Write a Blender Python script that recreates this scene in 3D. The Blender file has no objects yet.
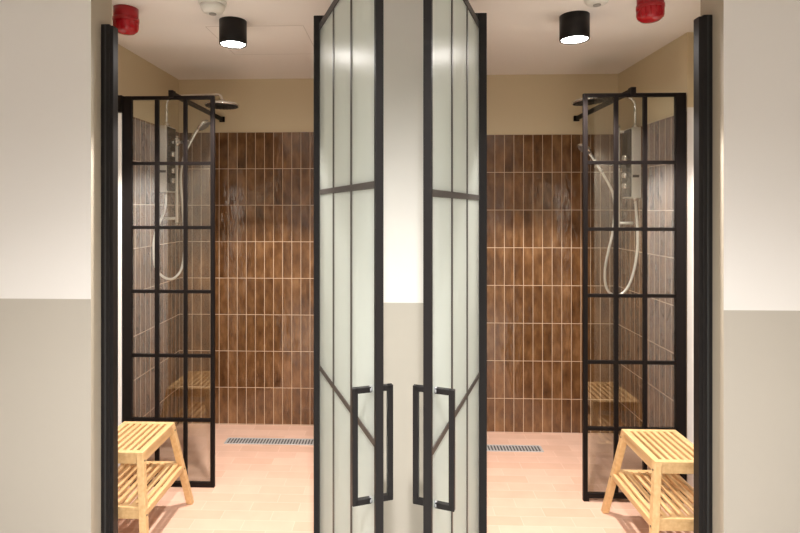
import bpy, bmesh, math, random
from mathutils import Vector, Matrix
random.seed(7)
S = bpy.context.scene
COL = S.collection
PI = math.pi

# ------------------------------------------------------------------ helpers
def link(o, parent=None):
    COL.objects.link(o)
    if parent is not None:
        o.parent = parent
    return o

def tag(o, label=None, cat=None, group=None, kind=None):
    if label: o['label'] = label
    if cat: o['category'] = cat
    if group: o['group'] = group
    if kind: o['kind'] = kind
    return o

def empty(name, loc, label, cat, group=None, kind=None):
    o = bpy.data.objects.new(name, None)
    o.empty_display_size = 0.05
    link(o)
    o.location = loc
    return tag(o, label, cat, group, kind)

class MB:
    """collects shapes into one mesh"""
    def __init__(self):
        self.bm = bmesh.new()
    def _merge(self, tmp, mi=0, smooth=False):
        for f in tmp.faces:
            f.material_index = mi
            f.smooth = smooth
        me = bpy.data.meshes.new('tmp')
        tmp.to_mesh(me); tmp.free()
        self.bm.from_mesh(me)
        bpy.data.meshes.remove(me)
    def box(self, x0, x1, y0, y1, z0, z1, bevel=0.0, mi=0, rot=None, about=None, seg=2):
        t = bmesh.new()
        bmesh.ops.create_cube(t, size=1)
        c = Vector(((x0+x1)/2, (y0+y1)/2, (z0+z1)/2))
        for v in t.verts:
            v.co = Vector((v.co.x*(x1-x0), v.co.y*(y1-y0), v.co.z*(z1-z0))) + c
        if bevel > 0:
            bmesh.ops.bevel(t, geom=t.edges[:], offset=bevel, segments=seg, profile=0.5, affect='EDGES')
        if rot is not None:
            p = Vector(about) if about else c
            for v in t.verts: v.co = p + rot @ (v.co - p)
        self._merge(t, mi)
        return self
    def bar(self, p, q, w, h, bevel=0.0, mi=0, up=(0,0,1)):
        """square bar from p to q, w across, h along 'up'"""
        p, q = Vector(p), Vector(q)
        d = (q-p); L = d.length; d.normalize()
        u = Vector(up); s = d.cross(u).normalized(); u = s.cross(d).normalized()
        t = bmesh.new()
        bmesh.ops.create_cube(t, size=1)
        for v in t.verts:
            v.co = Vector((v.co.x*L, v.co.y*w, v.co.z*h))
        if bevel > 0:
            bmesh.ops.bevel(t, geom=t.edges[:], offset=bevel, segments=2, profile=0.5, affect='EDGES')
        m = Matrix((d, s, u)).transposed()
        mid = (p+q)/2
        for v in t.verts: v.co = mid + m @ v.co
        self._merge(t, mi)
        return self
    def leg(self, top, foot, w0, w1, bevel=0.002, mi=0):
        """square post with level ends, from top to foot"""
        t = bmesh.new()
        vs = []
        for c, w in ((foot, w1), (top, w0)):
            for dx, dy in ((-1,-1),(1,-1),(1,1),(-1,1)):
                vs.append(t.verts.new((c[0]+dx*w/2, c[1]+dy*w/2, c[2])))
        t.faces.new([vs[3],vs[2],vs[1],vs[0]]); t.faces.new(vs[4:8])
        for i in range(4):
            j = (i+1) % 4
            t.faces.new([vs[i], vs[j], vs[4+j], vs[4+i]])
        bmesh.ops.bevel(t, geom=t.edges[:], offset=bevel, segments=2, profile=0.5, affect='EDGES')
        self._merge(t, mi)
        return self
    def lathe(self, prof, center=(0,0,0), axis=(0,0,1), n=40, mi=0, smooth=True):
        """revolve (r, h) profile about axis"""
        a = Vector(axis).normalized()
        e1 = a.orthogonal().normalized(); e2 = a.cross(e1)
        c = Vector(center)
        t = bmesh.new()
        rings = []
        for r, h in prof:
            if r < 1e-6:
                rings.append([t.verts.new(c + a*h)])
            else:
                rings.append([t.verts.new(c + a*h + (e1*math.cos(2*PI*i/n) + e2*math.sin(2*PI*i/n))*r) for i in range(n)])
        for A, B in zip(rings, rings[1:]):
            if len(A) == 1 and len(B) == 1: continue
            for i in range(n):
                j = (i+1) % n
                if len(A) == 1: t.faces.new([A[0], B[i], B[j]])
                elif len(B) == 1: t.faces.new([A[j], A[i], B[0]])
                else: t.faces.new([A[i], A[j], B[j], B[i]])
        bmesh.ops.recalc_face_normals(t, faces=t.faces[:])
        self._merge(t, mi, smooth)
        return self
    def tube(self, pts, r, n=14, mi=0, smooth_path=0):
        P = [Vector(p) for p in pts]
        for _ in range(smooth_path):
            Q = [P[0]]
            for a, b in zip(P, P[1:]):
                Q += [a.lerp(b, .25), a.lerp(b, .75)]
            Q.append(P[-1]); P = Q
        t = bmesh.new()
        T = []
        for i in range(len(P)):
            d = P[min(i+1, len(P)-1)] - P[max(i-1, 0)]
            T.append(d.normalized())
        u = T[0].orthogonal().normalized()
        rings = []
        for p, d in zip(P, T):
            u = (u - d*u.dot(d)).normalized()
            w = d.cross(u)
            rings.append([t.verts.new(p + (u*math.cos(2*PI*k/n) + w*math.sin(2*PI*k/n))*r) for k in range(n)])
        for A, B in zip(rings, rings[1:]):
            for i in range(n):
                j = (i+1) % n
                t.faces.new([A[i], A[j], B[j], B[i]])
        t.faces.new(list(reversed(rings[0]))); t.faces.new(rings[-1])
        bmesh.ops.recalc_face_normals(t, faces=t.faces[:])
        self._merge(t, mi, True)
        return self
    def build(self, name, mats, parent=None, origin=None):
        me = bpy.data.meshes.new(name)
        self.bm.to_mesh(me); self.bm.free()
        for m in (mats if isinstance(mats, (list, tuple)) else [mats]):
            me.materials.append(m)
        o = bpy.data.objects.new(name, me)
        link(o, parent)
        if parent is not None and origin is None:
            # shapes are given in the thing's own frame
            pass
        return o

def mirror_tree(root, loc, rz=0, label=None):
    r = root.copy(); COL.objects.link(r); r.location = loc; r.rotation_euler = (0, 0, rz)
    if label: r['label'] = label
    for ch in list(root.children):
        c = ch.copy(); COL.objects.link(c); c.parent = r
        for g in list(ch.children):
            d = g.copy(); COL.objects.link(d); d.parent = c
    return r

# ------------------------------------------------------------------ materials
def nodes(name):
    m = bpy.data.materials.new(name); m.use_nodes = True
    nt = m.node_tree
    return m, nt, nt.nodes['Principled BSDF']

def N(nt, kind, **kw):
    n = nt.nodes.new(kind)
    for k, v in kw.items(): setattr(n, k, v)
    return n

def lin(r, g, b):
    f = lambda c: (c/255/12.92) if c/255 <= .04045 else ((c/255+.055)/1.055)**2.4
    return (f(r), f(g), f(b), 1)

def plain(name, col, rough=.5, metal=0.0, spec=.5, noise=0.0, scale=20, bump=0.0):
    m, nt, b = nodes(name)
    b.inputs['Base Color'].default_value = (*col[:3], 1)
    b.inputs['Roughness'].default_value = rough
    b.inputs['Metallic'].default_value = metal
    b.inputs['Specular IOR Level'].default_value = spec
    if noise or bump:
        tc = N(nt, 'ShaderNodeTexCoord')
        nz = N(nt, 'ShaderNodeTexNoise'); nz.inputs['Scale'].default_value = scale; nz.inputs['Detail'].default_value = 4
        nt.links.new(tc.outputs['Object'], nz.inputs['Vector'])
        if noise:
            mr = N(nt, 'ShaderNodeMapRange'); mr.inputs['To Min'].default_value = 1-noise; mr.inputs['To Max'].default_value = 1+noise
            nt.links.new(nz.outputs['Fac'], mr.inputs['Value'])
            mx = N(nt, 'ShaderNodeVectorMath', operation='SCALE'); mx.inputs[0].default_value = col[:3]
            nt.links.new(mr.outputs['Result'], mx.inputs['Scale'])
            nt.links.new(mx.outputs['Vector'], b.inputs['Base Color'])
        if bump:
            bp = N(nt, 'ShaderNodeBump'); bp.inputs['Strength'].default_value = bump; bp.inputs['Distance'].default_value = .002
            nt.links.new(nz.outputs['Fac'], bp.inputs['Height'])
            nt.links.new(bp.outputs['Normal'], b.inputs['Normal'])
    return m

def emit(name, col, strength):
    m, nt, b = nodes(name)
    b.inputs['Base Color'].default_value = (*col, 1)
    b.inputs['Emission Color'].default_value = (*col, 1)
    b.inputs['Emission Strength'].default_value = strength
    return m

WHITE = (.81, .78, .745)
GREIGE = (.47, .43, .37)
TAN = (.67, .56, .375)

def two_tone(name, h, low=None, high=None):
    """white wall above a greige dado painted up to height h"""
    m, nt, b = nodes(name)
    g = N(nt, 'ShaderNodeNewGeometry'); sp = N(nt, 'ShaderNodeSeparateXYZ')
    nt.links.new(g.outputs['Position'], sp.inputs[0])
    gt = N(nt, 'ShaderNodeMath', operation='GREATER_THAN'); gt.inputs[1].default_value = h
    nt.links.new(sp.outputs['Z'], gt.inputs[0])
    mx = N(nt, 'ShaderNodeMix', data_type='RGBA')
    mx.inputs['A'].default_value = (*(low or GREIGE), 1); mx.inputs['B'].default_value = (*(high or WHITE), 1)
    nt.links.new(gt.outputs[0], mx.inputs['Factor'])
    nt.links.new(mx.outputs['Result'], b.inputs['Base Color'])
    b.inputs['Roughness'].default_value = .6
    nz = N(nt, 'ShaderNodeTexNoise'); nz.inputs['Scale'].default_value = 180
    nt.links.new(g.outputs['Position'], nz.inputs['Vector'])
    bp = N(nt, 'ShaderNodeBump'); bp.inputs['Strength'].default_value = .05; bp.inputs['Distance'].default_value = .001
    nt.links.new(nz.outputs['Fac'], bp.inputs['Height']); nt.links.new(bp.outputs['Normal'], b.inputs['Normal'])
    return m

def tiles(name, axis, u0, v0):
    """stacked vertical handmade brown tiles; axis 'X' or 'Y' runs along the wall"""
    m, nt, b = nodes(name)
    g = N(nt, 'ShaderNodeNewGeometry'); sp = N(nt, 'ShaderNodeSeparateXYZ')
    nt.links.new(g.outputs['Position'], sp.inputs[0])
    a = N(nt, 'ShaderNodeMath', operation='SUBTRACT'); a.inputs[1].default_value = u0
    nt.links.new(sp.outputs[axis], a.inputs[0])
    c = N(nt, 'ShaderNodeMath', operation='SUBTRACT'); c.inputs[1].default_value = v0
    nt.links.new(sp.outputs['Z'], c.inputs[0])
    cb = N(nt, 'ShaderNodeCombineXYZ')
    nt.links.new(a.outputs[0], cb.inputs['X']); nt.links.new(c.outputs[0], cb.inputs['Y'])
    br = N(nt, 'ShaderNodeTexBrick', offset=0.0, squash=1.0)
    br.inputs['Scale'].default_value = 1
    br.inputs['Brick Width'].default_value = .0655
    br.inputs['Row Height'].default_value = .261
    br.inputs['Mortar Size'].default_value = .0019
    br.inputs['Mortar Smooth'].default_value = .1
    br.inputs['Color1'].default_value = (0, 0, 0, 1); br.inputs['Color2'].default_value = (1, 1, 1, 1); br.inputs['Mortar'].default_value = (.5, .5, .5, 1)
    nt.links.new(cb.outputs[0], br.inputs['Vector'])
    # a value of its own for every tile
    rnd = N(nt, 'ShaderNodeRGBToBW'); nt.links.new(br.outputs['Color'], rnd.inputs[0])
    # cloudy glaze, stretched along the tile
    mp = N(nt, 'ShaderNodeMapping'); mp.inputs['Scale'].default_value = (1, .45, 1)
    nt.links.new(cb.outputs[0], mp.inputs['Vector'])
    w = N(nt, 'ShaderNodeMath', operation='MULTIPLY'); w.inputs[1].default_value = 37
    nt.links.new(rnd.outputs[0], w.inputs[0])
    nz = N(nt, 'ShaderNodeTexNoise', noise_dimensions='4D'); nz.inputs['Scale'].default_value = 18; nz.inputs['Detail'].default_value = 4; nz.inputs['Roughness'].default_value = .5
    nt.links.new(mp.outputs[0], nz.inputs['Vector']); nt.links.new(w.outputs[0], nz.inputs['W'])
    r1 = N(nt, 'ShaderNodeValToRGB')
    r1.color_ramp.elements[0].position = .22; r1.color_ramp.elements[0].color = (.050, .0190, .0068, 1)
    r1.color_ramp.elements[1].position = .82; r1.color_ramp.elements[1].color = (.290, .148, .063, 1)
    e = r1.color_ramp.elements.new(.52); e.color = (.145, .066, .0245, 1)
    sh = N(nt, 'ShaderNodeMath', operation='MULTIPLY_ADD'); sh.inputs[1].default_value = .13
    nt.links.new(rnd.outputs[0], sh.inputs[0])
    s2 = N(nt, 'ShaderNodeMath', operation='SUBTRACT'); s2.inputs[1].default_value = .065
    nt.links.new(nz.outputs['Fac'], s2.inputs[0]); nt.links.new(s2.outputs[0], sh.inputs[2])
    nt.links.new(sh.outputs[0], r1.inputs[0])
    mx = N(nt, 'ShaderNodeMix', data_type='RGBA'); mx.inputs['B'].default_value = (.60, .44, .30, 1)
    nt.links.new(br.outputs['Fac'], mx.inputs['Factor']); nt.links.new(r1.outputs[0], mx.inputs['A'])
    nt.links.new(mx.outputs['Result'], b.inputs['Base Color'])
    ro = N(nt, 'ShaderNodeMapRange'); ro.inputs['To Min'].default_value = .045; ro.inputs['To Max'].default_value = .8
    nt.links.new(br.outputs['Fac'], ro.inputs['Value']); nt.links.new(ro.outputs[0], b.inputs['Roughness'])
    b.inputs['Specular IOR Level'].default_value = .85
    # wavy surface
    n2 = N(nt, 'ShaderNodeTexNoise', noise_dimensions='4D'); n2.inputs['Scale'].default_value = 20; n2.inputs['Detail'].default_value = 3
    nt.links.new(mp.outputs[0], n2.inputs['Vector']); nt.links.new(w.outputs[0], n2.inputs['W'])
    hh = N(nt, 'ShaderNodeMath', operation='MULTIPLY_ADD'); hh.inputs[1].default_value = -.08
    nt.links.new(br.outputs['Fac'], hh.inputs[0]); nt.links.new(n2.outputs['Fac'], hh.inputs[2])
    bp = N(nt, 'ShaderNodeBump'); bp.inputs['Strength'].default_value = 1; bp.inputs['Distance'].default_value = .0036
    nt.links.new(hh.outputs[0], bp.inputs['Height']); nt.links.new(bp.outputs['Normal'], b.inputs['Normal'])
    return m

def floor_mat():
    m, nt, b = nodes('floor_tile')
    g = N(nt, 'ShaderNodeNewGeometry')
    br = N(nt, 'ShaderNodeTexBrick', offset=0.5, squash=1.0)
    br.inputs['Scale'].default_value = 1
    br.inputs['Brick Width'].default_value = .25; br.inputs['Row Height'].default_value = .083
    br.inputs['Mortar Size'].default_value = .0018; br.inputs['Mortar Smooth'].default_value = .3
    br.inputs['Color1'].default_value = (.635, .392, .282, 1); br.inputs['Color2'].default_value = (.710, .462, .347, 1)
    br.inputs['Mortar'].default_value = (.755, .520, .40, 1)
    nt.links.new(g.outputs['Position'], br.inputs['Vector'])
    nz = N(nt, 'ShaderNodeTexNoise'); nz.inputs['Scale'].default_value = 9; nz.inputs['Detail'].default_value = 5
    nt.links.new(g.outputs['Position'], nz.inputs['Vector'])
    mr = N(nt, 'ShaderNodeMapRange'); mr.inputs['To Min'].default_value = .9; mr.inputs['To Max'].default_value = 1.1
    nt.links.new(nz.outputs['Fac'], mr.inputs['Value'])
    sc = N(nt, 'ShaderNodeVectorMath', operation='SCALE')
    nt.links.new(br.outputs['Color'], sc.inputs[0]); nt.links.new(mr.outputs[0], sc.inputs['Scale'])
    nt.links.new(sc.outputs[0], b.inputs['Base Color'])
    b.inputs['Roughness'].default_value = .5
    b.inputs['Specular IOR Level'].default_value = .3
    bp = N(nt, 'ShaderNodeBump'); bp.inputs['Strength'].default_value = .15; bp.inputs['Distance'].default_value = .002; bp.invert = True
    nt.links.new(br.outputs['Fac'], bp.inputs['Height']); nt.links.new(bp.outputs['Normal'], b.inputs['Normal'])
    return m

def clear_glass():
    """thin clear pane: see-through with a Schlick reflection on each face"""
    m, nt, b = nodes('clear_glass')
    nt.nodes.remove(b)
    out = nt.nodes['Material Output']
    tr = N(nt, 'ShaderNodeBsdfTransparent'); tr.inputs[0].default_value = (.96, .975, .965, 1)
    gl = N(nt, 'ShaderNodeBsdfGlossy'); gl.inputs['Roughness'].default_value = .0
    g = N(nt, 'ShaderNodeNewGeometry')
    dt = N(nt, 'ShaderNodeVectorMath', operation='DOT_PRODUCT')
    nt.links.new(g.outputs['Normal'], dt.inputs[0]); nt.links.new(g.outputs['Incoming'], dt.inputs[1])
    ab = N(nt, 'ShaderNodeMath', operation='ABSOLUTE'); nt.links.new(dt.outputs['Value'], ab.inputs[0])
    om = N(nt, 'ShaderNodeMath', operation='SUBTRACT'); om.inputs[0].default_value = 1; nt.links.new(ab.outputs[0], om.inputs[1])
    pw = N(nt, 'ShaderNodeMath', operation='POWER'); pw.inputs[1].default_value = 5; nt.links.new(om.outputs[0], pw.inputs[0])
    ma = N(nt, 'ShaderNodeMath', operation='MULTIPLY_ADD'); ma.inputs[1].default_value = .93; ma.inputs[2].default_value = GLASS_F0
    nt.links.new(pw.outputs[0], ma.inputs[0])
    mx = N(nt, 'ShaderNodeMixShader')
    nt.links.new(ma.outputs[0], mx.inputs[0]); nt.links.new(tr.outputs[0], mx.inputs[1]); nt.links.new(gl.outputs[0], mx.inputs[2])
    nt.links.new(mx.outputs[0], out.inputs['Surface'])
    return m
GLASS_F0 = .105

def frosted_glass():
    m, nt, b = nodes('frosted_glass')
    out = nt.nodes['Material Output']
    b.inputs['Base Color'].default_value = (.74, .80, .77, 1)
    b.inputs['Roughness'].default_value = .29
    b.inputs['Specular IOR Level'].default_value = .85
    tl = N(nt, 'ShaderNodeBsdfTranslucent'); tl.inputs[0].default_value = (.93, .94, .91, 1)
    mx = N(nt, 'ShaderNodeMixShader'); mx.inputs[0].default_value = .74
    nt.links.new(b.outputs[0], mx.inputs[1]); nt.links.new(tl.outputs[0], mx.inputs[2])
    nt.links.new(mx.outputs[0], out.inputs['Surface'])
    return m

def bamboo():
    m, nt, b = nodes('bamboo')
    tc = N(nt, 'ShaderNodeTexCoord')
    mp = N(nt, 'ShaderNodeMapping'); mp.inputs['Scale'].default_value = (60, 4, 60)
    nt.links.new(tc.outputs['Object'], mp.inputs['Vector'])
    nz = N(nt, 'ShaderNodeTexNoise'); nz.inputs['Scale'].default_value = 1; nz.inputs['Detail'].default_value = 3
    nt.links.new(mp.outputs[0], nz.inputs['Vector'])
    r = N(nt, 'ShaderNodeValToRGB')
    r.color_ramp.elements[0].position = .3; r.color_ramp.elements[0].color = (.60, .365, .160, 1)
    r.color_ramp.elements[1].position = .7; r.color_ramp.elements[1].color = (.71, .475, .235, 1)
    nt.links.new(nz.outputs['Fac'], r.inputs[0]); nt.links.new(r.outputs[0], b.inputs['Base Color'])
    b.inputs['Roughness'].default_value = .42
    return m

M_white = plain('white_paint', WHITE, .6)
M_tan = plain('tan_paint', TAN, .6)
M_greige = plain('greige_paint', GREIGE, .6)
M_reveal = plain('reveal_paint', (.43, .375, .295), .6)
M_cream = plain('cream_paint', (.70, .63, .50), .6)
M_ceiling = plain('ceiling_paint', (.88, .83, .78), .75)
M_floor = floor_mat()
M_skirt = plain('terracotta_skirting', (.48, .22, .12), .5, noise=.12, scale=12)
M_black = plain('black_powder_coat', (.009, .0075, .0075), .42, spec=.28)
M_lit_bar = plain('lightened_black_bar', (.055, .047, .040), .45)  # black metal door bars, the light on them mixed into the colour
M_steel = plain('black_steel', (.008, .0055, .005), .5, spec=.14)
M_chrome = plain('chrome', (.88, .87, .84), .12, metal=.85)
M_satin = plain('satin_chrome', (.90, .88, .83), .30, metal=.30)
M_white_plastic = plain('white_plastic', (.78, .76, .70), .35)
M_hose = plain('pale_metal_hose', (.80, .77, .72), .3, metal=.55)
M_darkface = plain('slot_and_dark_reflection', (.03, .025, .022), .12)  # dark slot; on the panel front it paints the chrome's dark reflection
M_rubber = plain('dark_rubber', (.02, .02, .02), .6)
M_red = plain('red_plastic', (.36, .004, .010), .3)
M_grating = plain('stainless_grating', (.62, .61, .60), .4, metal=.4)
M_collar = plain('grey_collar', (.35, .36, .37), .35, metal=.6)
M_void = plain('dark_channel', (.10, .095, .09), .7)
M_glass = clear_glass()
M_frost = frosted_glass()
M_wood = bamboo()
M_joint = plain('grey_joint', (.62, .57, .52), .8)

# ------------------------------------------------------------------ the setting
CEIL = 2.475
FACE, BACK = 2.15, 2.31            # corridor face and cubicle face of the front wall
LB, RB = 3.83, 3.77                # tiled back walls, left and right cubicle
LX, RX = -1.555, 1.522              # tiled shower side walls

def struct(name, mb, mats, label, cat):
    return tag(mb.build(name, mats), label, cat, kind='structure')

struct('floor', MB().box(-3.2, 3.2, 2.19, 4.1, -.1, 0), M_floor,
       'pale terracotta floor laid in small staggered rectangular tiles', 'floor')
struct('floor_corridor', MB().box(-3.2, 3.2, -1.6, 2.19, -.1, 0), plain('corridor_floor', (.42, .40, .37), .5, noise=.06, scale=5),
       'plain grey corridor floor in front of the shower doors', 'floor')
struct('ceiling', MB().box(-3.2, 3.2, -1.6, 4.1, CEIL, CEIL+.1), M_ceiling,
       'flat off-white ceiling above both shower rooms', 'ceiling')

def front_wall(name, x0, x1, h, label, rev0, rev1, y1=BACK):
    mb = MB().box(x0, x1, FACE, y1, 0, CEIL)
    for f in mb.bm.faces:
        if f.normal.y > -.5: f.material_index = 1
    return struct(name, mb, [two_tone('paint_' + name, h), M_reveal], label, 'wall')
front_wall('wall_left', -3.2, -1.238, 1.180, 'white wall over greige dado at the left edge of the photo', 1, 1)
front_wall('wall_right', 1.275, 3.2, 1.152, 'white wall over greige dado at the right edge of the photo', 1, 1)
front_wall('wall_center', -.262, .290, 1.173, 'narrow white over greige wall seen between the two open doors', 1, 1, 4.0)

def cubicle(side, X, B, top, row0):
    """side -1 left, +1 right"""
    nm = 'left' if side < 0 else 'right'
    lo, hi = (-3.2, X-.01) if side < 0 else (X+.01, 3.2)
    # side wall: plain tan paint, tiled slab in front of it along the shower
    mb = MB()
    if side < 0:
        mb.box(-1.75, X-.01, 2.97, 4.0, 0, CEIL)
        n0 = len(mb.bm.faces)
        mb.box(-1.75, X, BACK, 2.97, 0, CEIL)
        mb.bm.faces.ensure_lookup_table()
        for f in mb.bm.faces[n0:]: f.material_index = 1
        mats = [M_tan, two_tone('paint_side_left', 2.08, WHITE, TAN)]
    else:
        mb.box(X+.01, 1.85, 2.900, 4.0, 0, CEIL)
        mb.box(1.575, 1.85, BACK, 2.900, 0, CEIL)
        for f in mb.bm.faces:
            c = f.calc_center_median()
            if c.y < 2.906: f.material_index = 1
        mats = [M_tan, two_tone('paint_side_right', 2.08, WHITE, TAN)]
    w = struct('wall_side_' + nm, mb, mats,
               'tan painted %s side wall of the %s shower room, brown tiles on its lower part' % (nm, nm), 'wall')
    ys = 2.985 if side < 0 else 2.905
    x0, x1 = (X-.01, X) if side < 0 else (X, X+.01)
    MB().box(x0, x1, ys, B, 0, top).build('tile_cladding', tiles('brown_tiles_side_' + nm, 'Y', B-20*.0655-.004, row0), w)
    # back wall
    bx0, bx1 = (X-.01, -.262) if side < 0 else (.290, X+.01)
    wb = struct('wall_back_' + nm, MB().box(bx0, bx1, B+.01, 4.0, 0, CEIL), M_tan,
                'back wall of the %s shower room, glossy brown tiles below tan paint' % nm, 'wall')
    u0 = -1.5295 - .0655*2 if side < 0 else .357 - .0655*2
    MB().box(bx0, bx1, B, B+.01, 0, top).build('tile_cladding', tiles('brown_tiles_back_' + nm, 'X', u0, row0), wb)
    return w
cubicle(-1, LX, LB, 2.092, 2.092-.261*9)
cubicle(1, RX, RB, 2.058, 2.058-.261*9)

struct('trim_1', MB().box(-1.565, -1.527, 2.953, 2.985, 0, 2.08, .002), M_white,
       'white edge strip closing the tiles beside the left shower screen', 'trim')
struct('baseboard_right', MB().box(1.533, 1.575, 2.888, 2.900, 0, .068, .002).box(1.563, 1.575, BACK, 2.89, 0, .068, .002), M_skirt,
       'terracotta skirting tile at the foot of the cream wall, right shower room', 'baseboard')
struct('baseboard_left', MB().box(-1.556, -1.543, BACK, 2.953, 0, .068, .002), M_skirt,
       'terracotta skirting tile along the left side wall behind the stool', 'baseboard')

# corridor around the camera
struct('wall_corridor', MB().box(-3.2, 3.2, -1.6, -1.5, 0, CEIL), two_tone('paint_corridor', 1.17),
       'white and greige corridor wall opposite the shower doors', 'wall')
struct('wall_corridor_left', MB().box(-3.3, -3.2, -1.6, 4.1, 0, CEIL), M_white,
       'white wall closing the left end of the corridor', 'wall')
struct('wall_corridor_right', MB().box(3.2, 3.3, -1.6, 4.1, 0, CEIL), M_white,
       'white wall closing the right end of the corridor', 'wall')

# door posts (part of the fixed door frames)
def post(name, x0, x1, y0, y1, z1, lip, label):
    o = struct(name, MB().box(x0, x1, y0, y1, 0, z1, .003), M_black, label, 'door frame')
    MB().box(lip[0], lip[1], y0+.003, y1-.006, 0, z1-.006, .002).build('stop_strip', M_black, o)
    MB().box((x0+x1)/2-.004, (x0+x1)/2+.004, y0-.002, y0+.01, 0, z1-.004, .001).build('seal_strip', M_rubber, o)
    return o
post('trim_2', -1.238, -1.200, 2.222, 2.272, 2.322, (-1.206, -1.186), 'black door post on the left wall, beside the left stool')
post('trim_3', 1.238, 1.275, 2.222, 2.272, 2.330, (1.222, 1.244), 'black door post on the right wall, beside the right stool')
post('trim_4', -.343, -.262, 2.236, 2.275, 2.352, (-.341, -.300), 'thin black hinge post behind the left glass door')
post('trim_5', .290, .374, 2.236, 2.275, 2.354, (.320, .372), 'thin black hinge post behind the right glass door')

# ------------------------------------------------------------------ doors
def door(name, hinge, tip, rows, top, bottom, hz, label):
    hx, hy = hinge
    d = Vector((tip[0]-hx, tip[1]-hy, 0)); W = d.length; d.normalize()
    inward = 1 if hx < 0 else -1                 # which way the thickness goes (towards the wall between)
    n = Vector((-d.y, d.x, 0))                   # away from the seen face
    if n.x*inward < 0: n = -n
    root = empty(name, (hx, hy, 0), label, 'door', kind='structure')
    root.rotation_euler = (0, 0, math.atan2(d.y, d.x))
    sg = 1 if Vector((-d.y, d.x, 0)).dot(n) > 0 else -1     # local +y is away from / towards the seen face
    T = .024
    def bx(mb, a0, a1, t0, t1, z0, z1, bev=.0015):
        y0, y1 = sorted((sg*t0, sg*t1))
        return mb.box(a0, a1, y0, y1, z0, z1, bev)
    st, sh = .014, .005
    bx(MB(), 0, sh, 0, T, bottom, top).build('stile', M_black, root)
    bx(MB(), W-st, W, 0, T, bottom, top).build('stile', M_black, root)
    bx(MB(), sh, W-st, 0, T, top-.03, top).build('rail', M_black, root)
    bx(MB(), sh, W-st, 0, T, bottom, bottom+.03).build('rail', M_black, root)
    bx(MB(), sh-.002, W-st+.004, .003, .013, bottom+.025, top-.025, 0).build('frosted_glass', M_frost, root)
    for k in (1, 2):
        a = sh + (W-sh-st)*k/3
        bx(MB(), a-.009, a+.009, .0005, .0155, bottom+.03, top-.03, .001).build('vertical_bar', M_lit_bar, root)
    for z in rows:
        bx(MB(), sh, W-st, .0005, .0155, z-.0105, z+.0105, .001).build('horizontal_bar', M_lit_bar, root)
    a = W-.046
    for k, off in enumerate((-.047, .034+T)):
        mb = MB()
        t = off
        bx(mb, a-.008, a+.008, t-.008, t+.008, hz[0], hz[1], .0015)
        e0, e1 = (t, 0.0) if t < 0 else (T, t)
        for z0, z1 in ((hz[0], hz[0]+.016), (hz[1]-.016, hz[1])):
            bx(mb, a-.008, a+.008, e0, e1, z0, z1, .0015)
        h = mb.build('pull_handle', M_black, root)
        mb = MB()
        for zc in (hz[0]+.008, hz[1]-.008):
            f = 0.003 if t < 0 else .013
            ff = f - .007 if t < 0 else f + .014
            y0, y1 = sorted((sg*f, sg*ff))
            mb.lathe([(0, y0), (.0092, y0), (.0092, y1), (0, y1)], (a, 0, zc), (0, 1, 0), 20)
        mb.build('fixing_collar', M_collar, h)
    mb = MB()
    for z in (bottom+.12, (bottom+top)/2, top-.12):
        bx(mb, -.012, .012, .006, .026, z-.04, z+.04, .002)
    mb.build('hinge', M_black, root)
    return root
door('door_1', (-.319, 2.222), (-.0567, 1.492), (1.615, .893), 2.312, .15, (.712, 1.043),
     'left black framed frosted glass door standing open, hinged on the left shower room')
door('door_2', (.343, 2.222), (.098, 1.4965), (1.592, .869), 2.312, .15, (.700, 1.040),
     'right black framed frosted glass door standing open, hinged on the right shower room')

# ------------------------------------------------------------------ shower screens
def screen(wall_x, free_x, y, top, B, arm_x, bars, zb, pitch, label):
    s = 1 if free_x > wall_x else -1
    root = empty('shower_screen', ((wall_x+free_x)/2, y, 0), label, 'shower screen', 'black grid shower screens')
    ox = (wall_x+free_x)/2
    L = lambda x: x-ox
    def bx(mb, a, b, y0, y1, z0, z1, bev=.0015):
        a, b = sorted((L(a), L(b)))
        return mb.box(a, b, y0, y1, z0, z1, bev)
    bx(MB(), wall_x, wall_x+s*.052, -.013, .013, zb, top).build('wall_post', M_steel, root)
    bx(MB(), free_x-s*.022, free_x, -.011, .011, zb, top).build('free_post', M_steel, root)
    bx(MB(), wall_x+s*.052, free_x-s*.022, -.011, .011, top-.019, top).build('top_rail', M_steel, root)
    bx(MB(), wall_x+s*.052, free_x-s*.022, -.011, .011, zb, zb+.026).build('bottom_rail', M_steel, root)
    for a, b in bars:
        bx(MB(), a, b, -.008, .008, zb+.026, top-.019).build('vertical_bar', M_steel, root)
    for k in range(1, 6):
        z = .0143 + zb + pitch*k
        bx(MB(), wall_x+s*.052, free_x-s*.022, -.0085, .0085, z-.0092, z+.0092).build('horizontal_bar', M_steel, root)
    bx(MB(), wall_x+s*.045, free_x-s*.015, -.003, .003, zb+.015, top-.01, 0).build('clear_glass', M_glass, root)
    if zb > 0:
        for xx in (wall_x-s*0, free_x-s*.03):
            bx(MB(), xx, xx+s*.03, -.010, .010, 0, zb+.004).build('foot', M_steel, root)
    # wall clip at the top of the wall post
    if s > 0: bx(MB(), wall_x-s*.026, wall_x+s*.002, -.02, .018, top-.088, top+.004).build('wall_clip', M_steel, root)
    ax = L(arm_x)
    arm = MB().box(ax-.009, ax+.009, -.02, B-y-.004, top+.000, top+.026, .0015).build('support_arm', M_steel, root)
    MB().box(ax-.013, ax+.013, -.022, .020, top-.012, top+.030, .002).build('arm_clamp', M_steel, arm)
    MB().box(ax-.019, ax+.019, B-y-.014, B-y+.0, top-.006, top+.032, .002).build('arm_flange', M_steel, arm)
    return root
screen(-1.525, -1.007, 2.967, 2.173, LB+.01, -1.247, [(-1.343, -1.320), (-1.182, -1.161)], 0, .3568,
       'black framed glass shower screen in the left shower room, on the left wall')
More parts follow.
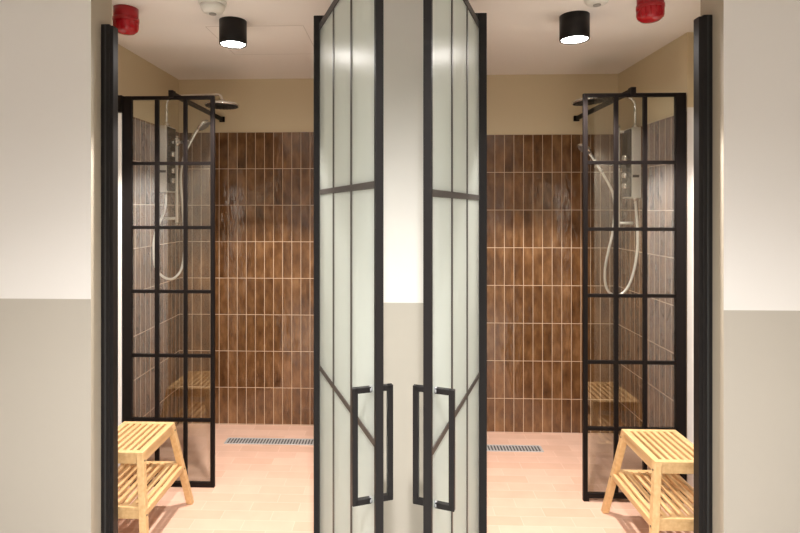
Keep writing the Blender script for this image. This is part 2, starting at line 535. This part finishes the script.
screen(1.520, .990, 2.898, 2.155, RB+.01, 1.245, [(1.151, 1.173), (1.301, 1.322)], .018, .3515,
       'black framed glass shower screen in the right shower room, on the right wall')

# ------------------------------------------------------------------ showers
def shower(side, wall, py0, pz0, pz1, face, arm, head, head_r, tilt, rail, hand, hose, label):
    root = empty('rain_shower', (wall, py0, pz0), label, 'shower', 'chrome wall showers')
    o = Vector((wall, py0, pz0))
    R = lambda p: tuple(Vector(p)-o)
    s = -side                                     # into the room
    py1 = py0 + .15
    a, b = sorted((0, (face-wall)))
    MB().box(a, b, 0, .15, 0, pz1-pz0, .004).build('mixer_panel', M_satin, root)
    # chrome front with knobs, its dark reflection painted into the colour
    x = face-wall
    a, b = sorted((x, x+s*.004))
    fp = MB().box(a, b, .012, .146, .008, pz1-pz0-.008, .001).build('front_cover', M_darkface, root)
    for h in ((pz1-pz0)*.18, (pz1-pz0)*.33, (pz1-pz0)*.58):
        MB().lathe([(0, 0), (.020, 0), (.020, .012), (.015, .024), (0, .024)], (x+s*.004, .075, h), (s, 0, 0), 24).build('knob', M_chrome, fp)
    a, b = sorted((x*.25, x*.98))
    MB().box(a, b, -.003, .004, (pz1-pz0)*.29, (pz1-pz0)*.29+.016, .001).build('dark_slot', M_darkface, root)
    # riser and rain arm
    ax, ay, az = arm
    ex, ez = head[0], head[2]
    pts = [(ax, ay, pz1-.01), (ax, ay, az-.07)]
    for k in range(7):
        t = k/6*PI/2
        pts.append((ax + s*.06*(1-math.cos(t)), ay, az-.06+.06*math.sin(t)))
    n = len(pts)
    pts.append((ex - s*.03, head[1]*.98+ay*.02, az))
    for k in range(1, 6):
        t = k/5*PI/2
        pts.append((ex - s*.03*(1-math.sin(t)), head[1], az-.03*(1-math.cos(t))))
    pts.append((ex, head[1], ez+.02))
    MB().tube([R(p) for p in pts], .0095).build('shower_arm', M_chrome, root)
    MB().lathe([(0, 0), (.022, 0), (.022, .014), (.013, .02), (0, .02)], R((ax, ay, pz1)), (0, 0, 1), 24).build('arm_collar', M_chrome, root)
    ax_t = Vector((math.sin(tilt), 0, math.cos(tilt)))
    hd = MB().lathe([(0, .034), (.018, .034), (.02, .018), (.05, .012), (head_r-.006, .008), (head_r, .002), (head_r, -.006), (head_r-.004, -.009), (0, -.009)], R(head), ax_t, 48).build('rain_head', M_chrome, root)
    mb = MB()
    mb.lathe([(0, -.0092), (head_r-.008, -.0092), (head_r-.010, -.012), (0, -.012)], R(head), ax_t, 48)
    e1 = ax_t.orthogonal().normalized(); e2 = ax_t.cross(e1)
    for ring, cnt in ((.25, 8), (.45, 14), (.65, 20), (.84, 26)):
        for i in range(cnt):
            c = Vector(R(head)) + (e1*math.cos(2*PI*i/cnt)+e2*math.sin(2*PI*i/cnt))*head_r*ring
            mb.lathe([(.003, -.011), (.0022, -.0155), (0, -.0155)], c, ax_t, 6)
    mb.build('nozzle_plate', M_rubber, hd)
    # slide rail
    rx, ry, rz0, rz1 = rail
    rl = MB().tube([R((rx, ry, rz0)), R((rx, ry, rz1))], .0095).build('slide_rail', M_satin, root)
    for z in (rz0+.035, rz1-.035):
        MB().tube([R((rx, ry, z)), R((wall, ry, z))], .009).build('rail_bracket', M_satin, rl)
    for z in (rz0, rz1):
        MB().lathe([(0, -.008), (.012, -.008), (.012, .008), (0, .008)], R((rx, ry, z)), (0, 0, 1), 20).build('rail_cap', M_chrome, rl)
    # hand shower with its slider
    hp = [Vector(R(p)) for p in hand]             # head centre, neck, handle end, hose joint
    mid = hp[1].lerp(hp[2], .55)
    sl = Vector(R((rx, ry, mid.z+o.z)))
    slider = MB()
    slider.lathe([(0, -.022), (.019, -.022), (.019, .022), (0, .022)], sl, (0, 0, 1), 20)
    slider.tube([sl, mid], .010)
    slider.build('hand_shower_holder', M_chrome, root)
    hs = MB()
    P = [hp[0], hp[1], hp[1].lerp(hp[2], .5), hp[2]]
    hs.tube(P, .0125, smooth_path=2)
    face_n = Vector((s*.62, -.08, -.78)).normalized()
    hs.lathe([(0, -.022), (.028, -.018), (.046, -.004), (.049, .006), (.046, .010), (0, .010)], hp[0], face_n, 32)
    h = hs.build('hand_shower', M_chrome, root)
    MB().lathe([(0, .0098), (.040, .0098), (.037, .013), (0, .013)], hp[0], face_n, 32).build('spray_face', M_collar, h)
    hm = MB().tube([R(p) for p in hose], .0078, smooth_path=2)
    hm.build('shower_hose', M_hose, root)
    MB().lathe([(0, -.018), (.0115, -.018), (.0115, .012), (0, .012)], R(hose[-1]), (0, 0, 1), 18).build('hose_nut', M_chrome, root)
    return root

shower(-1, LX, 3.472, 1.654, 2.092, -1.500, (-1.522, 3.53, 2.292), (-1.140, 3.50, 2.226), .113, 0.0,
       (-1.469, 3.57, 1.445, 2.025),
       [(-1.262, 3.50, 2.095), (-1.305, 3.50, 2.065), (-1.385, 3.51, 1.925)],
       [(-1.385, 3.51, 1.925), (-1.410, 3.51, 1.840), (-1.416, 3.50, 1.734), (-1.405, 3.50, 1.603), (-1.389, 3.49, 1.438), (-1.378, 3.48, 1.274),
        (-1.385, 3.45, 1.150), (-1.420, 3.42, 1.097), (-1.462, 3.41, 1.092), (-1.505, 3.39, 1.125), (-1.527, 3.38, 1.165), (-1.537, 3.37, 1.240),
        (-1.538, 3.37, 1.320), (-1.530, 3.39, 1.410), (-1.520, 3.44, 1.470), (-1.515, 3.50, 1.550), (-1.520, 3.52, 1.654)],
       'chrome wall shower with round rain head and hose, behind the left shower screen')
shower(1, RX, 3.41, 1.612, 2.053, 1.468, (1.503, 3.45, 2.250), (1.222, 3.42, 2.224), .122, -.10,
       (1.431, 3.53, 1.418, 2.075),
       [(1.185, 3.44, 1.922), (1.222, 3.45, 1.892), (1.300, 3.46, 1.777)],
       [(1.300, 3.46, 1.777), (1.340, 3.46, 1.707), (1.368, 3.45, 1.638), (1.378, 3.45, 1.537), (1.365, 3.45, 1.399), (1.334, 3.45, 1.273),
        (1.314, 3.45, 1.172), (1.314, 3.45, 1.084), (1.330, 3.45, 1.026), (1.367, 3.45, 1.000), (1.412, 3.45, 1.002), (1.452, 3.45, 1.041),
        (1.481, 3.45, 1.104), (1.505, 3.45, 1.198), (1.518, 3.45, 1.305), (1.516, 3.45, 1.443), (1.506, 3.46, 1.612)],
       'chrome wall shower with round rain head and hose, behind the right shower screen')

# ------------------------------------------------------------------ stools
def stool(loc, label):
    """long side along y; origin on the floor at the middle"""
    root = empty('step_stool', loc, label, 'stool', 'slatted wooden stools')
    w, l, h = .262, .347, .46                    # top width (x), length (y), height
    legw = .030
    ins = legw/2
    for sx in (-1, 1):
        for sy in (-1, 1):
            top = (sx*(w/2-ins), sy*(l/2-ins), h-.004)
            ft = (sx*(w/2-ins+.063), sy*(l/2-ins+.092)+(.008 if sy > 0 else 0), 0)
            lg = MB().leg(top, ft, legw, legw).build('leg', M_wood, root)
            tt = lambda z: tuple(Vector(top).lerp(Vector(ft), (h-z)/h))
            for z in (h-.035, .205):
                c = Vector(tt(z))
                MB().lathe([(0, 0), (.0042, 0), (.0042, .0015), (0, .0015)], c + Vector((sx*(legw/2), 0, 0)), (sx, 0, 0), 12).build('screw', M_rubber, lg)
    def deck(W, L, z, t, nsl, fr, end):
        """frame of boards with slats along y, centred"""
        fb = MB()
        for sy in (-1, 1):
            y0, y1 = sorted((sy*L/2, sy*(L/2-end)))
            fb.box(-W/2, W/2, y0, y1, z-t, z, .0025)
        sb = MB()
        for sx in (-1, 1):
            x0, x1 = sorted((sx*W/2, sx*(W/2-fr)))
            fb.box(x0, x1, -L/2+end, L/2-end, z-t, z, .0025)
        gap = .0150
        room = W-2*fr
        sw = (room-(nsl+1)*gap)/nsl
        for k in range(nsl):
            x = -room/2 + gap + k*(sw+gap)
            sb.box(x, x+sw, -L/2+end-.004, L/2-end+.004, z-t+.003, z-.0005, .002)
        return fb, sb
    fb, sb = deck(w, l, h, .018, 6, .029, .026)
    seat = fb.build('seat_frame', M_wood, root)
    sb.build('seat_slats', M_wood, seat)
    ap = MB()
    for sx in (-1, 1):
        ap.box(sx*(w/2-.011)-.009, sx*(w/2-.011)+.009, -l/2+.03, l/2-.03, h-.052, h-.015, .002)
    for sy in (-1, 1):
        ap.box(-w/2+.03, w/2-.03, sy*(l/2-.011)-.009, sy*(l/2-.011)+.009, h-.052, h-.015, .002)
    ap.build('apron', M_wood, root)
    # lower shelf between the splayed legs
    zs = .240
    k = (h-zs)/h
    W2, L2 = w-2*legw+.124*k+.045, l-.072+.184*k+.066
    fb, sb = deck(W2-.02, L2, zs, .016, 6, .020, .022)
    shf = fb.build('shelf_frame', M_wood, root)
    sb.build('shelf_slats', M_wood, shf)
    rl = MB()
    for sy in (-1, 1):
        y = sy*(L2/2-.010)
        rl.box(-W2/2-.004, W2/2+.004, y-.009, y+.009, zs-.054, zs-.012, .003)
    for sx in (-1, 1):
        x = sx*(W2/2+.001)
        rl.box(x-.010, x+.010, -L2/2+.018, L2/2-.018, zs-.046, zs-.014, .004)
    rl.build('stretcher', M_wood, root)
    return root
st = stool((-1.258, 2.540, 0), 'slatted light wooden step stool inside the left shower room doorway')
mirror_tree(st, (1.243, 2.535, 0), 0, 'slatted light wooden step stool inside the right shower room doorway')

# ------------------------------------------------------------------ ceiling fittings
M_lens = emit('lamp_lens', (1.0, .97, .95), 60)
def downlight(x, y, r, h, label, power, group='black ceiling downlights'):
    root = empty('ceiling_downlight', (x, y, CEIL), label, 'ceiling light', group)
    MB().lathe([(0, 0), (r, 0), (r, -h+.002), (r-.002, -h), (r-.007, -h), (r-.009, -h+.012), (0, -h+.012)], (0, 0, 0), (0, 0, 1), 48).build('housing', M_black, root)
    MB().lathe([(0, -h+.004), (r-.0095, -h+.004), (r-.0095, -h+.011), (0, -h+.011)], (0, 0, 0), (0, 0, 1), 48).build('lens', M_lens, root)
    ld = bpy.data.lights.new('downlight_beam', 'SPOT')
    ld.energy = power; ld.color = (1.0, .94, .89)
    ld.spot_size = math.radians(SPOT); ld.spot_blend = BLEND; ld.shadow_soft_size = .035
    lo = bpy.data.objects.new('downlight_beam', ld); link(lo, root)
    lo.location = (0, 0, -h-.004)
    wd = bpy.data.lights.new('downlight_spill', 'SPOT')
    wd.energy = power*.06; wd.color = ld.color
    wd.spot_size = math.radians(172); wd.spot_blend = .6; wd.shadow_soft_size = .035
    wo = bpy.data.objects.new('downlight_spill', wd); link(wo, root)
    wo.location = (0, 0, -h-.004)
    return root
SPOT, BLEND = 108, .25
downlight(-.806, 2.645, .0665, .118, 'round black ceiling downlight in the left shower room, lens lit', 216)
downlight(.858, 2.630, .0690, .118, 'round black ceiling downlight in the right shower room, lens lit', 216)

def detector(x, y, label):
    root = empty('smoke_detector', (x, y, CEIL), label, 'smoke detector', 'white smoke detectors')
    MB().lathe([(0, 0), (.062, 0), (.062, -.012), (.058, -.016), (0, -.016)], (0, 0, 0), (0, 0, 1), 40).build('mounting_base', M_white_plastic, root)
    b = MB().lathe([(0, -.014), (.056, -.014), (.052, -.032), (.044, -.045), (.036, -.051), (0, -.053)], (0, 0, 0), (0, 0, 1), 40).build('sensor_body', M_white_plastic, root)
    MB().lathe([(0, -.051), (.016, -.0535), (.016, -.057), (.013, -.058), (0, -.058)], (0, 0, 0), (0, 0, 1), 24).build('sensor_grille', plain('grey_grille', (.35, .33, .30), .5) if 'grey_grille' not in bpy.data.materials else bpy.data.materials['grey_grille'], b)
    return root
detector(-.822, 2.395, 'white round smoke detector on the ceiling near the left downlight')
detector(.862, 2.350, 'white round smoke detector on the ceiling near the right downlight')

def alarm(x, y, label):
    root = empty('fire_alarm_beacon', (x, y, CEIL), label, 'fire alarm', 'red fire alarm beacons')
    MB().lathe([(0, 0), (.054, 0), (.054, -.046), (.051, -.050), (0, -.050)], (0, 0, 0), (0, 0, 1), 40).build('base', M_red, root)
    MB().lathe([(0, -.046), (.0575, -.046), (.0575, -.060), (.055, -.063), (0, -.063)], (0, 0, 0), (0, 0, 1), 40).build('collar', M_red, root)
    MB().lathe([(.053, -.062), (.053, -.088), (.049, -.102), (.038, -.112), (.020, -.117), (0, -.118)], (0, 0, 0), (0, 0, 1), 40).build('dome', M_redlens, root)
    mb = MB()
    for i in range(16):
        t = 2*PI*i/16
        c = Vector((math.cos(t), math.sin(t), 0))*.053
        mb.tube([c+Vector((0, 0, -.062)), c+Vector((0, 0, -.089)), c*.92+Vector((0, 0, -.102))], .0022, 6)
    mb.build('dome_rib', M_redlens, root)
    return root
M_redlens = plain('red_lens', (.42, .004, .011), .14)
alarm(-1.252, 2.462, 'red fire alarm beacon on the ceiling above the left door post')
alarm(1.103, 2.385, 'red fire alarm beacon on the ceiling near the right door post')

# access hatch flush with the ceiling
root = empty('ceiling_hatch', (-.72, 2.97, CEIL), 'square access hatch flush in the ceiling behind the left downlight', 'hatch')
mb = MB()
hw = .25
for sx in (-1, 1):
    mb.box(sx*hw-.002, sx*hw+.002, -hw, hw, -.0012, .001)
    mb.box(-hw, hw, sx*hw-.002, sx*hw+.002, -.0012, .001)
mb.build('hatch_joint', M_joint, root)
MB().box(-hw+.002, hw-.002, -hw+.002, hw-.002, -.001, .001).build('hatch_panel', M_ceiling, root)

# ------------------------------------------------------------------ floor drains
def drain(x0, x1, yc, label):
    root = empty('floor_drain', ((x0+x1)/2, yc, 0), label, 'drain', 'slotted floor drains')
    L, w = (x1-x0)/2, .042
    mb = MB()
    for sy in (-1, 1):
        mb.box(-L, L, sy*w-.004, sy*w+.004, 0, .004, .0008)
    for sx in (-1, 1):
        mb.box(sx*L-.004, sx*L+.004, -w, w, 0, .004, .0008)
    mb.build('drain_frame', M_grating, root)
    MB().box(-L, L, -w, w, 0, .0012).build('channel', M_void, root)
    mb = MB()
    n = int(2*L/.0195)
    for i in range(n):
        x = -L + .008 + i*(2*L-.016)/(n-1)
        mb.bar((x, -w+.004, .0025), (x, w-.004, .0025), .0085, .0024)
    mb.build('grating', M_grating, root)
    return root
drain(-1.127, -.36, 3.555, 'slotted steel floor drain at the back of the left shower room')
drain(.40, .936, 3.508, 'slotted steel floor drain at the back of the right shower room')

# ------------------------------------------------------------------ corridor lights
def corridor_light(x, y, power, label, cone=126, blend=.6):
    root = empty('recessed_light', (x, y, CEIL), label, 'ceiling light', 'recessed corridor lights')
    MB().lathe([(.055, 0), (.07, 0), (.07, -.006), (.055, -.006)], (0, 0, 0), (0, 0, 1), 40).build('rim', M_white_plastic, root)
    MB().lathe([(0, -.002), (.054, -.002), (.054, -.004), (0, -.004)], (0, 0, 0), (0, 0, 1), 40).build('lens', M_lens, root)
    ld = bpy.data.lights.new('corridor_beam', 'SPOT')
    ld.energy = power; ld.color = (1.0, .98, .96)
    ld.spot_size = math.radians(cone); ld.spot_blend = blend; ld.shadow_soft_size = .06
    lo = bpy.data.objects.new('corridor_beam', ld); link(lo, root)
    lo.location = (0, 0, -.012)
corridor_light(-.80, .60, 116, 'recessed round ceiling light in the corridor, before the left shower room')
corridor_light(.02, .15, 700, 'recessed round ceiling light in the middle of the corridor', 160, .85)
corridor_light(.90, .60, 116, 'recessed round ceiling light in the corridor, before the right shower room')

# ------------------------------------------------------------------ world, camera
w = bpy.data.worlds.new('World'); S.world = w; w.use_nodes = True
w.node_tree.nodes['Background'].inputs[0].default_value = (1, .93, .85, 1)
w.node_tree.nodes['Background'].inputs[1].default_value = .05

YAW, F = .036, 540.0
cam = bpy.data.cameras.new('camera'); co = bpy.data.objects.new('camera', cam); COL.objects.link(co)
co.location = (0, 0, 1.55)
co.rotation_euler = (PI/2, 0, YAW)
cam.sensor_fit = 'HORIZONTAL'; cam.sensor_width = 36
cam.lens = F/800*36
cam.shift_x = (400-(396-F*math.tan(YAW)))/800
cam.shift_y = -(266.5-208)/800
cam.clip_start = .02
S.camera = co
S.view_settings.view_transform = 'Standard'
S.view_settings.look = 'None'
S.view_settings.exposure = 0.0
S.view_settings.gamma = 1
S.view_settings.use_curve_mapping = False
S.cycles.max_bounces = 14
S.cycles.transparent_max_bounces = 24
S.cycles.sample_clamp_indirect = 8
